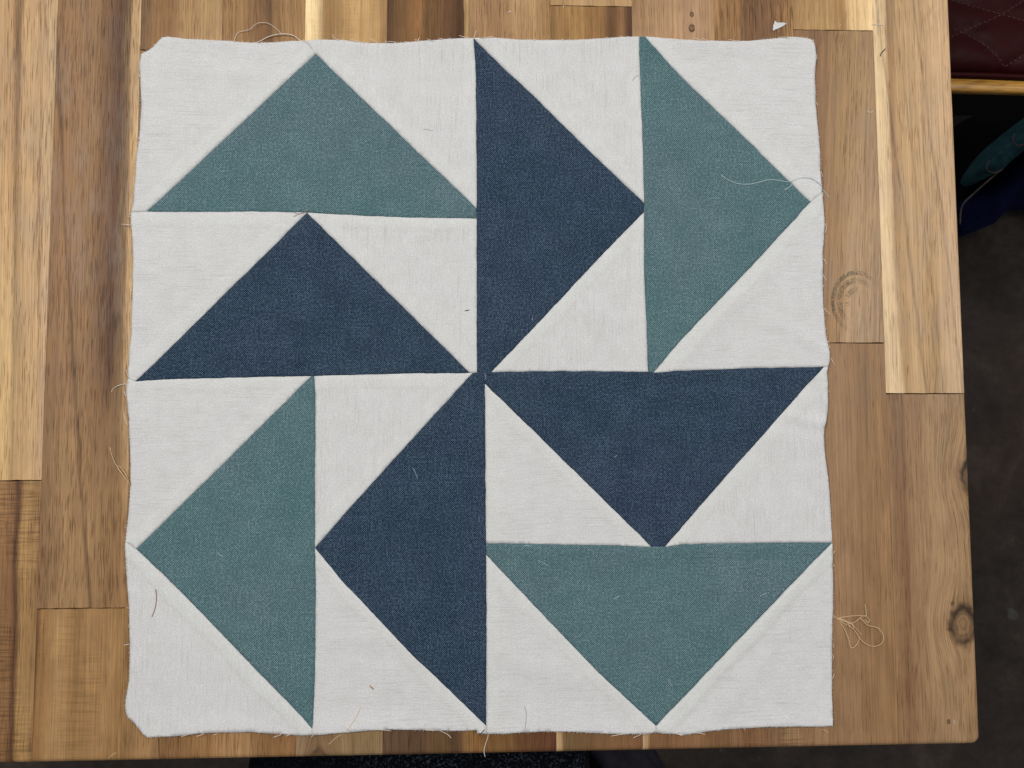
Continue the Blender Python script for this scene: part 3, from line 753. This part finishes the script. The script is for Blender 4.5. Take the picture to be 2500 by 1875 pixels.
thread("lint", [zp(830,620,[(468,1375),(485,1405),(500,1445)])], "white2", "white lint hair on the lower left navy triangle", "lint", r=.00007, group=LT)
thread("lint", [zp(830,620,[(1762,1308),(1784,1293)])], "white2", "short white lint in the middle of the right navy triangle", "lint", r=.00007, group=LT)
thread("lint", [zp(830,1245,[(1272,322),(1305,338),(1342,357)])], "white2", "white lint hair on the upper left of the bottom green triangle", "lint", r=.00007, group=LT)
thread("lint", [zp(830,1245,[(1188,227),(1220,227)])], "white2", "tiny white lint at the top seam of the bottom green triangle", "lint", r=.00009, group=LT)
thread("lint", [zp(830,1245,[(1758,573),(1800,549)])], "white2", "slanted white lint in the centre of the bottom green triangle", "lint", r=.00009, group=LT)
thread("lint", [zp(830,1245,[(2113,1085),(2122,1110),(2132,1133)])], "white2", "white lint hair near the lower tip of the bottom green triangle", "lint", r=.00007, group=LT)
thread("lint", [zp(1660,1245,[(512,552),(550,532)])], "white2", "slanted white lint on the right part of the bottom green triangle", "lint", r=.00009, group=LT)
thread("lint", [zp(0,1245,[(1400,268),(1415,288),(1440,302)])], "white2", "curved white lint on the left green triangle", "lint", r=.00007, group=LT)
thread("lint", [zp(830,1245,[(192,1125),(218,1152)])], "brown", "tan lint speck on the bottom white patch left of the navy tip", "lint", r=.00022, group=LT)
thread("lint", [zp(1660,1245,[(920,1412),(940,1420),(958,1436)])], "cream", "fine cream lint on the wood below the bottom right corner", "lint", r=.00010, group=LT)
thread("lint", [zp(1660,1245,[(1762,1355),(1772,1362),(1764,1370),(1775,1378)])], "white2", "small white lint crumb near the bottom right corner of the table", "lint", r=.00009, group=LT)
thread("lint", [zp(0,1245,[(692,1605),(715,1580),(745,1562)])], "cream", "pale lint at the table's front edge, lower left", "lint", r=.00010, group=LT)
thread("loose_thread", [zp(0,0,[(1890,1395),(1925,1380),(1960,1368),(1985,1352)]), zp(0,0,[(1895,1372),(1930,1378),(1960,1366)])], "mauve", "small knot of mauve thread ends where the upper green edge meets the navy tip", r=.00013, group=LT)
thread("loose_thread", [zp(830,0,[(1880,520),(1895,500),(1910,488),(1925,494)])], "grey", "tiny grey thread curl against the upper right green triangle's left seam", r=.00012, group=LT)
thread("loose_thread", [zp(830,0,[(535,832),(565,835),(598,844)])], "grey", "faint short grey thread on the white patch right of the top green triangle", r=.00009, group=LT)
thread("loose_thread", [zp(830,1245,[(897,1447),(912,1425),(930,1405)])], "dark", "short dark thread at the bottom centre seam end", r=.00018, group=LT)

# frayed edge: the tiny fringe (uncountable) and the longer single yarn ends
per = []
for i in range(len(qc)):
    a = Vector(qc[i]); b = Vector(qc[(i + 1) % len(qc)]); L = (b - a).length
    if L < 1e-6: continue
    n = Vector(((b - a).y, -(b - a).x)).normalized()
    per.append((a, b, L, n))
ar = sum((a.x * b.y - b.x * a.y) for a, b, L, n in per)
sgn = -1.0 if ar < 0 else 1.0
V, Fc = [], []
rf = random.Random(5)
for a, b, L, n in per:
    n = n * sgn
    k = int(L / 0.00050)
    for j in range(k):
        if rf.random() < 0.25: continue
        q = a.lerp(b, (j + rf.random() * .6) / max(k, 1))
        ln = rf.uniform(0.0002, 0.0009) * (1.6 if rf.random() < .12 else 1)
        d = Vector((n.x, n.y)); tdir = Vector((-n.y, n.x)) * rf.uniform(-.5, .5)
        z0 = TZ + 0.0011 + rf.uniform(0, .0004)
        p0 = Vector((q.x - n.x * .0003, q.y - n.y * .0003, z0)); p2 = Vector((q.x + (d.x + tdir.x) * ln, q.y + (d.y + tdir.y) * ln, z0 - rf.uniform(0, .0005)))
        tube_geo([p0, p0.lerp(p2, .5) + Vector((0, 0, .0001)), p2], 0.00009, 3, True, V, Fc)
fr = obj("frayed_fringe", [v - Vector((0, 0, TZ)) for v in V], Fc, TM["white"], quilt)
fr['kind'] = "stuff"
ends = []
def ez(ox, oy, *segs):
    for s in segs: ends.append(zp(ox, oy, s))
ez(0,0, [(2140,228),(2150,248),(2185,268)], [(785,1444),(815,1447),(850,1450)], [(828,1390),(840,1398),(852,1400)], [(895,885),(903,905),(905,915)], [(903,485),(910,510)], [(842,1380),(852,1392)])
ez(830,0, [(70,258),(100,268),(130,274)], [(195,252),(210,265),(245,278)], [(295,268),(300,290)], [(305,272),(335,276),(370,284)], [(415,280),(430,274)], [(480,262),(512,272)], [(500,275),(513,245)], [(560,256),(590,270),(610,272)], [(635,254),(670,262)], [(765,236),(800,248),(840,255)], [(858,262),(866,235),(877,198)], [(900,256),(940,250),(985,241)], [(1240,258),(1258,268)], [(1420,258),(1440,266)], [(1700,250),(1722,246)])
ez(1660,0, [(90,250),(110,262),(135,266)], [(130,258),(165,266)], [(308,262),(335,270),(380,272)], [(628,246),(670,246),(700,252)], [(840,262),(855,270),(850,258)], [(868,365),(878,385)], [(860,655),(872,670),(880,685)], [(898,1105),(905,1120),(912,1140)], [(905,1235),(910,1260),(906,1285)], [(925,1440),(932,1465),(928,1500)])
ez(1660,620, [(912,30),(925,50),(938,70)], [(908,130),(925,160),(935,175)], [(910,200),(918,212)], [(920,350),(940,372),(965,395)], [(945,590),(955,610)], [(958,670),(972,695),(992,720)], [(940,560),(952,580)], [(925,470),(935,485)])
ez(0,620, [(820,745),(825,765),(832,790)], [(805,885),(812,900),(820,915)], [(805,1020),(812,1060),(830,1100)])
ez(0,1245, [(800,866),(820,862),(842,858)], [(1170,1450),(1195,1442),(1225,1432)], [(1270,1448),(1295,1440),(1320,1428)], [(1380,1440),(1400,1430)], [(1760,1456),(1785,1448),(1812,1438)], [(1840,1450),(1862,1440)], [(2005,1455),(2015,1442)])
ez(830,1245, [(230,1404),(280,1405),(335,1412)], [(1740,1448),(1780,1440),(1840,1432)], [(1880,1460),(1905,1448),(1935,1436)], [(885,1410),(882,1435)], [(2150,1432),(2200,1440)])
ez(1660,1245, [(960,1088),(978,1072),(988,1050)], [(100,1425),(130,1428),(158,1436)], [(-10,1440),(20,1442)], [(978,860),(985,880)], [(978,930),(984,955)], [(978,350),(985,360)], [(965,285),(985,260)])
for e in ends:
    V, Fc = tube_geo(smooth_z(path3(e, .0001, 0.0002, True)), 0.00012, 5)
    obj("frayed_yarn", [v - Vector((0, 0, TZ)) for v in V], Fc, TM["white"], quilt)
# hand-pulled stitches showing at the centre join
for s in ([(928,768),(936,772)], [(930,778),(940,784)], [(931,788),(941,795)], [(932,798),(941,806)]):
    V, Fc = tube_geo(path3(zp(830, 620, s), .00008, 0, True), 0.00009, 5)
    obj("stitch", [v - Vector((0, 0, TZ)) for v in V], Fc, TM["white2"], quilt)
# stray sewing line near the top edge of the first patch
# ------------------------------------------------------------------ fabric scrap
sc_px = zp(1660, 0, [(605,138),(625,150),(655,150),(684,156),(660,172),(625,190),(594,201),(598,170)])
sp_ = [P(a, b) for a, b in sc_px]
pts, tris = sheet(sp_, 0.0006, rnd, .3)
cx, cy = pts.mean(0)
V = [(p[0] - cx, p[1] - cy, 0.0006 + 0.0002 * nz(p[0], p[1], 500, 1)) for p in pts]
Fc = []
for f in tris:
    a, b, c = [pts[i] for i in f[:3]]
    Fc.append(tuple(f) if (b[0]-a[0])*(c[1]-a[1])-(b[1]-a[1])*(c[0]-a[0]) > 0 else tuple(f[::-1]))
nV, nF, src = add_skirt(V, Fc, 0.0004)
uv = weave_uv(pts[:, 0], pts[:, 1], 0.3, 77); uv = np.concatenate([uv, uv[src]])
o = obj("fabric_scrap", V + nV, Fc + nF, MAT["white"], None, uvs=uv, attr={"backed": np.ones(len(V) + len(nV)) * .6})
o.location = (cx, cy, TZ)
tag(o, "small triangular white fabric clipping on the wood above the top right corner", "fabric scrap")

# ------------------------------------------------------------------ floor and things below the table
def floor_mat():
    t = NT("dark_concrete")
    v, x, y, z = t.obj()
    n1 = t.noise(v, 9, 5, 0.6, 0.6); n2 = t.noise(v, 60, 4, 0.7); n3 = t.noise(v, 2.2, 2)
    c = t.ramp(n1, [(0.3, lin4((38, 33, 30))), (0.5, lin4((52, 45, 40))), (0.72, lin4((72, 64, 56)))])
    c = t.mix(1.0, c, t.ramp(n2, [(0.3, (0.8, 0.78, 0.76, 1)), (0.7, (1.2, 1.2, 1.2, 1))]), 'MULTIPLY')
    c = t.mix(t.ss(n3, 0.5, 0.7, 0, .35), c, lin4((58, 42, 34)))
    sp = t.noise(v, 26, 2, 0.5)
    c = t.mix(t.ss(sp, 0.70, 0.76, 0, .5), c, lin4((84, 88, 86)))
    return t.out(c, 0.75, 0.25, n2, 0.3, 0.002)
fl = obj("floor", [(-3, -3, 0), (3, -3, 0), (3, 3, 0), (-3, 3, 0)], [(0, 1, 2, 3)], floor_mat(), smooth=False)
tag(fl, "dark brown mottled floor below the table", kind="structure")

def pillow(name, px, zb, h, rim, mat, parent=None, step=0.006, origin=(0, 0, 0), bumps=None, skirt=None):
    """soft cushion-like solid: outline given in photograph pixels at height zb"""
    wp = [P(a, b, zb) for a, b in px]
    pts, tris = sheet(wp, step, rnd)
    n = len(wp); arr = np.array(wp); X, Y_ = pts[:, 0], pts[:, 1]
    d = np.full(X.shape, 9.0)
    for i in range(n):
        a = arr[i]; b = arr[(i + 1) % n]; e = b - a; L2 = e @ e
        t = np.clip(((X - a[0]) * e[0] + (Y_ - a[1]) * e[1]) / L2, 0, 1)
        d = np.minimum(d, np.hypot(X - a[0] - t * e[0], Y_ - a[1] - t * e[1]))
    z = h * np.sqrt(1 - (1 - np.clip(d / rim, 0, 1)) ** 2)
    if bumps is not None: z = z + bumps(X, Y_)
    V = [(a - origin[0], b - origin[1], zb + c - origin[2]) for a, b, c in zip(X, Y_, z)]
    Fc = []
    for f in tris:
        a, b, c = [pts[i] for i in f[:3]]
        Fc.append(tuple(f) if (b[0]-a[0])*(c[1]-a[1])-(b[1]-a[1])*(c[0]-a[0]) > 0 else tuple(f[::-1]))
    nV, nF, src = add_skirt(V, Fc, skirt if skirt else 0.03)
    return obj(name, V + nV, Fc + nF, mat, parent)

# chair with burgundy diamond-quilted seat and light wooden rail
SZ = 0.47
chair = empty("chair", (*P(2480, 120, SZ), 0))
tag(chair, "chair with burgundy diamond quilted seat and light wood rail, at top right", "chair")
co = Vector(chair.location)
def leather():
    t = NT("burgundy_vinyl")
    v, x, y, z = t.obj()
    n = t.noise(v, 60, 4); n2 = t.noise(v, 700, 2)
    c = t.mix(n, lin4((34, 5, 5)), lin4((48, 9, 8)))
    return t.out(c, t.ss(n, .3, .7, .5, .65), 0.08, n2, 0.15, 0.0004)
# quilting lines measured on the seat (metres)
ql = [((2315,5),(2500,57)), ((2440,40),(2500,2)), ((2440,40),(2335,87)), ((2335,87),(2315,95)), ((2320,74),(2345,84)), ((2345,84),(2400,115)), ((2400,115),(2432,145)), ((2432,145),(2446,168)), ((2446,168),(2500,135)), ((2500,57),(2640,110)), ((2500,135),(2640,60)), ((2500,2),(2580,-50))]
QL = [(np.array(P(*a, SZ)), np.array(P(*b, SZ))) for a, b in ql]
def qbump(X, Y_):
    z = np.zeros(X.shape)
    for a, b in QL:
        e = b - a; L2 = e @ e
        t = np.clip(((X - a[0]) * e[0] + (Y_ - a[1]) * e[1]) / L2, 0, 1)
        d = np.hypot(X - a[0] - t * e[0], Y_ - a[1] - t * e[1])
        z = np.minimum(z, -0.004 * np.exp(-d / 0.006))
    return z
LM = leather()
pillow("seat", [(1950,-500),(3400,-500),(3400,228),(3000,210),(2700,196),(2500,188),(2400,184),(2250,180),(1950,172)], SZ - 0.006, 0.012, 0.02, LM, chair, 0.004, co, qbump, .03)
V, Fc = [], []
for a, b in QL:
    n = max(2, int(np.linalg.norm(b - a) / 0.0045))
    for i in range(n):
        p = a + (b - a) * (i + .15) / n; q = a + (b - a) * (i + .85) / n
        pz = lambda w: Vector((w[0] - co.x, w[1] - co.y, SZ + 0.0030))
        tube_geo([pz(p), pz((p + q) / 2) + Vector((0, 0, .0003)), pz(q)], 0.00028, 4, True, V, Fc)
st = obj("stitching", V, Fc, thread_mat("pale_stitching", (124, 88, 86), (90, 58, 58)), chair); st['kind'] = "stuff"
pp = [Vector((P(a, b, SZ)[0] - co.x, P(a, b, SZ)[1] - co.y, SZ - 0.002)) for a, b in [(1950,172),(2330,180),(2430,183),(2500,186),(2700,195),(3400,228)]]
V, Fc = tube_geo(spline(pp, 6), 0.0025, 10); obj("piping", V, Fc, LM, chair)
# rail
def rail_mat():
    t = NT("honey_pine")
    v, x, y, z = t.obj()
    n = t.noise(t.xyz(t.math('MULTIPLY', x, 30), t.math('MULTIPLY', y, 420), z), 1, 4, 0.6, 1.5)
    return t.out(t.ramp(n, [(0.3, lin4((140, 98, 40))), (0.55, lin4((186, 138, 62))), (0.75, lin4((202, 156, 78)))]), 0.45, 0.4)
RZ = SZ - 0.004
fr_ = [(1950,178),(2330,189),(2420,192),(2500,196),(2700,206),(3400,240)]
bk_ = [(1950,216),(2330,221),(2420,222.5),(2500,225),(2700,235),(3400,270)]
V, Fc = [], []
for (a, b) in zip(fr_, bk_):
    A = P(*a, RZ); B = P(*b, RZ)
    for (p, z) in ((A, RZ), (A, RZ), (B, RZ), (B, RZ - .045), (A, RZ - .045)):
        V.append((p[0] - co.x, p[1] - co.y, z))
V = []
for (a, b) in zip(fr_, bk_):
    A = Vector(P(*a, RZ)); B = Vector(P(*b, RZ)); d = (B - A)
    prof = [(0.0, 0), (0.85, 0), (0.96, -.0012), (1.0, -.004), (1.0, -.007), (0.0, -.007)]
    for f, dz in prof:
        q = A + d * f; V.append((q.x - co.x, q.y - co.y, RZ + dz))
Fc = []
m_ = 6
for i in range(len(fr_) - 1):
    for k in range(m_):
        a = i * m_ + k; b = i * m_ + (k + 1) % m_
        Fc.append((a, b, b + m_, a + m_))
obj("seat_rail", V, Fc, rail_mat(), chair)
# apron board under the rail and legs
dk = NT("dark_stained_wood"); dk.out(lin4((26, 20, 20)), 0.7, 0.2)
A = P(1950, 225, RZ - .05); B = P(3400, 262, RZ - .05)
def box(x0, x1, y0, y1, z0, z1):
    v = [(x, y, z) for x in (x0, x1) for y in (y0, y1) for z in (z0, z1)]
    return [(a - co.x, b - co.y, c) for a, b, c in v], [(0,1,3,2),(4,6,7,5),(0,4,5,1),(2,3,7,6),(0,2,6,4),(1,5,7,3)]
V, Fc = box(A[0], B[0], min(A[1], B[1]) + .004, min(A[1], B[1]) + .020, RZ - .09, RZ - .0075)
obj("apron", V, Fc, dk.m, chair, smooth=False)
for lx, ly in ((B[0] - .05, B[1] + .01), (B[0] - .05, B[1] + .40), (A[0] + .01, A[1] + .40), (A[0] + .01, A[1] + .03)):
    V, Fc = box(lx, lx + .035, ly, ly + .035, 0, RZ - .05)
    obj("leg", V, Fc, dk.m, chair, smooth=False)

# cloth bag on the floor under the chair
def soft(name, a, b, sc=90):
    t = NT(name)
    v, x, y, z = t.obj()
    n = t.noise(v, sc, 3); n2 = t.noise(v, 14, 3)
    c = t.mix(n2, lin4(a), lin4(b))
    return t.out(t.mix(1.0, c, t.ramp(n, [(.3, (.75,.75,.75,1)), (.7, (1.25,1.25,1.25,1))]), 'MULTIPLY'), 0.9, 0.1, n, 0.3, 0.002)
BZ = 0.05
bag = empty("fabric_bag", (*P(2480, 400, 0), 0))
bo = Vector(bag.location)
tag(bag, "black, navy and teal patterned cloth bag with pale piping on the floor under the chair", "bag")
def fold(X, Y_): return np.array([0.010 * nz(a, b, 18, 2.2) for a, b in zip(X, Y_)])
pillow("body", [(2360,290),(2420,262),(2640,262),(2640,470),(2500,440),(2430,470),(2385,510),(2352,548),(2335,520),(2338,330)], BZ, 0.05, 0.10, soft("black_cloth", (13,13,15), (20,20,23)), bag, .01, bo, fold, BZ)
pillow("navy_panel", [(2349,512),(2358,490),(2400,452),(2430,425),(2470,385),(2520,345),(2640,300),(2640,465),(2560,474),(2500,487),(2470,500),(2440,528),(2420,548),(2392,553),(2366,556),(2350,568),(2342,540)], BZ + .03, 0.05, 0.06, soft("navy_cloth", (18,22,52), (30,34,72)), bag, .008, bo, fold, BZ + .05)
pillow("teal_strip", [(2408,412),(2414,396),(2440,360),(2470,325),(2500,297),(2560,250),(2640,230),(2640,270),(2560,320),(2500,366),(2470,392),(2448,414),(2430,422),(2416,420)], BZ + .085, 0.018, 0.02, soft("teal_cloth", (38,70,74), (58,96,98)), bag, .006, bo, fold, .06)
cm = soft("pale_piping", (120,108,100), (96,86,80))
for i, pp in enumerate(([(2344,548),(2346,515),(2354,495),(2378,472),(2400,452),(2430,426),(2458,398),(2500,362),(2560,316)], [(2416,392),(2409,404),(2410,414),(2420,421),(2434,421),(2448,413)], [(2476,350),(2473,338),(2478,326)], [(2476,350),(2486,356),(2500,352)])):
    zz = BZ + (.108 if i else .085)
    V, Fc = tube_geo(spline([Vector((P(a, b, zz)[0] - bo.x, P(a, b, zz)[1] - bo.y, zz)) for a, b in pp], 6), 0.0012, 6)
    obj("piping", V, Fc, cm, bag)

# dark flecked seat under the front edge of the table
t = NT("black_flecked_fabric")
v, x, y, z = t.obj()
n = t.noise(v, 520, 2, .6); n2 = t.noise(v, 16, 3)
c = t.mix(t.math('MULTIPLY', t.ss(n, .50, .68), t.ss(n2, .38, .6, .15, 1)), lin4((12, 14, 18)), lin4((62, 72, 84)))
FM = t.out(c, 0.95, 0.05, n, 0.5, 0.002)
FZ = 0.50
sx_, sy_ = P(1000, 2000, FZ)
so = empty("upholstered_stool", (sx_, sy_, 0))
tag(so, "black flecked fabric stool seat peeking out below the front edge of the table", "stool")
sov = Vector(so.location)
pillow("seat", [(640,1780),(1420,1780),(1436,1830),(1440,1875),(1430,2150),(1400,2300),(1000,2340),(680,2300),(625,2150),(606,1900),(612,1850)], FZ - .03, 0.035, 0.04, FM, so, .006, sov, lambda X, Y_: np.array([0.004 * nz(a, b, 40, 1) for a, b in zip(X, Y_)]), .04)
bxw = P(1000, 2050, FZ - .06)
V, Fc = tube_geo([Vector((bxw[0] - sov.x, bxw[1] - sov.y, 0.02)), Vector((bxw[0] - sov.x, bxw[1] - sov.y, FZ - .05))], 0.025, 12, False)
obj("post", V, Fc, dk.m, so)
V, Fc = tube_geo([Vector((bxw[0] - sov.x, bxw[1] - sov.y, 0.0)), Vector((bxw[0] - sov.x, bxw[1] - sov.y, .02))], 0.16, 24, False)
obj("base", V, Fc, dk.m, so)
# dark draped cloth beside the stool
dc = pillow("draped_cloth", [(1425,1790),(1560,1790),(1600,1840),(1625,1875),(1660,2000),(1640,2250),(1450,2250),(1432,2000)], 0.40, 0.03, 0.04, soft("charcoal_cloth", (22,20,24), (46,44,52)), None, .006, (*P(1540, 2000, .40), 0), lambda X, Y_: 0.006 * np.sin((X * .8 + Y_ * .6) * 260) + 0 * X, .38)
dc.location = (*P(1540, 2000, .40), 0)
tag(dc, "dark charcoal folded cloth at the right of the flecked stool below the table's front edge", "cloth")
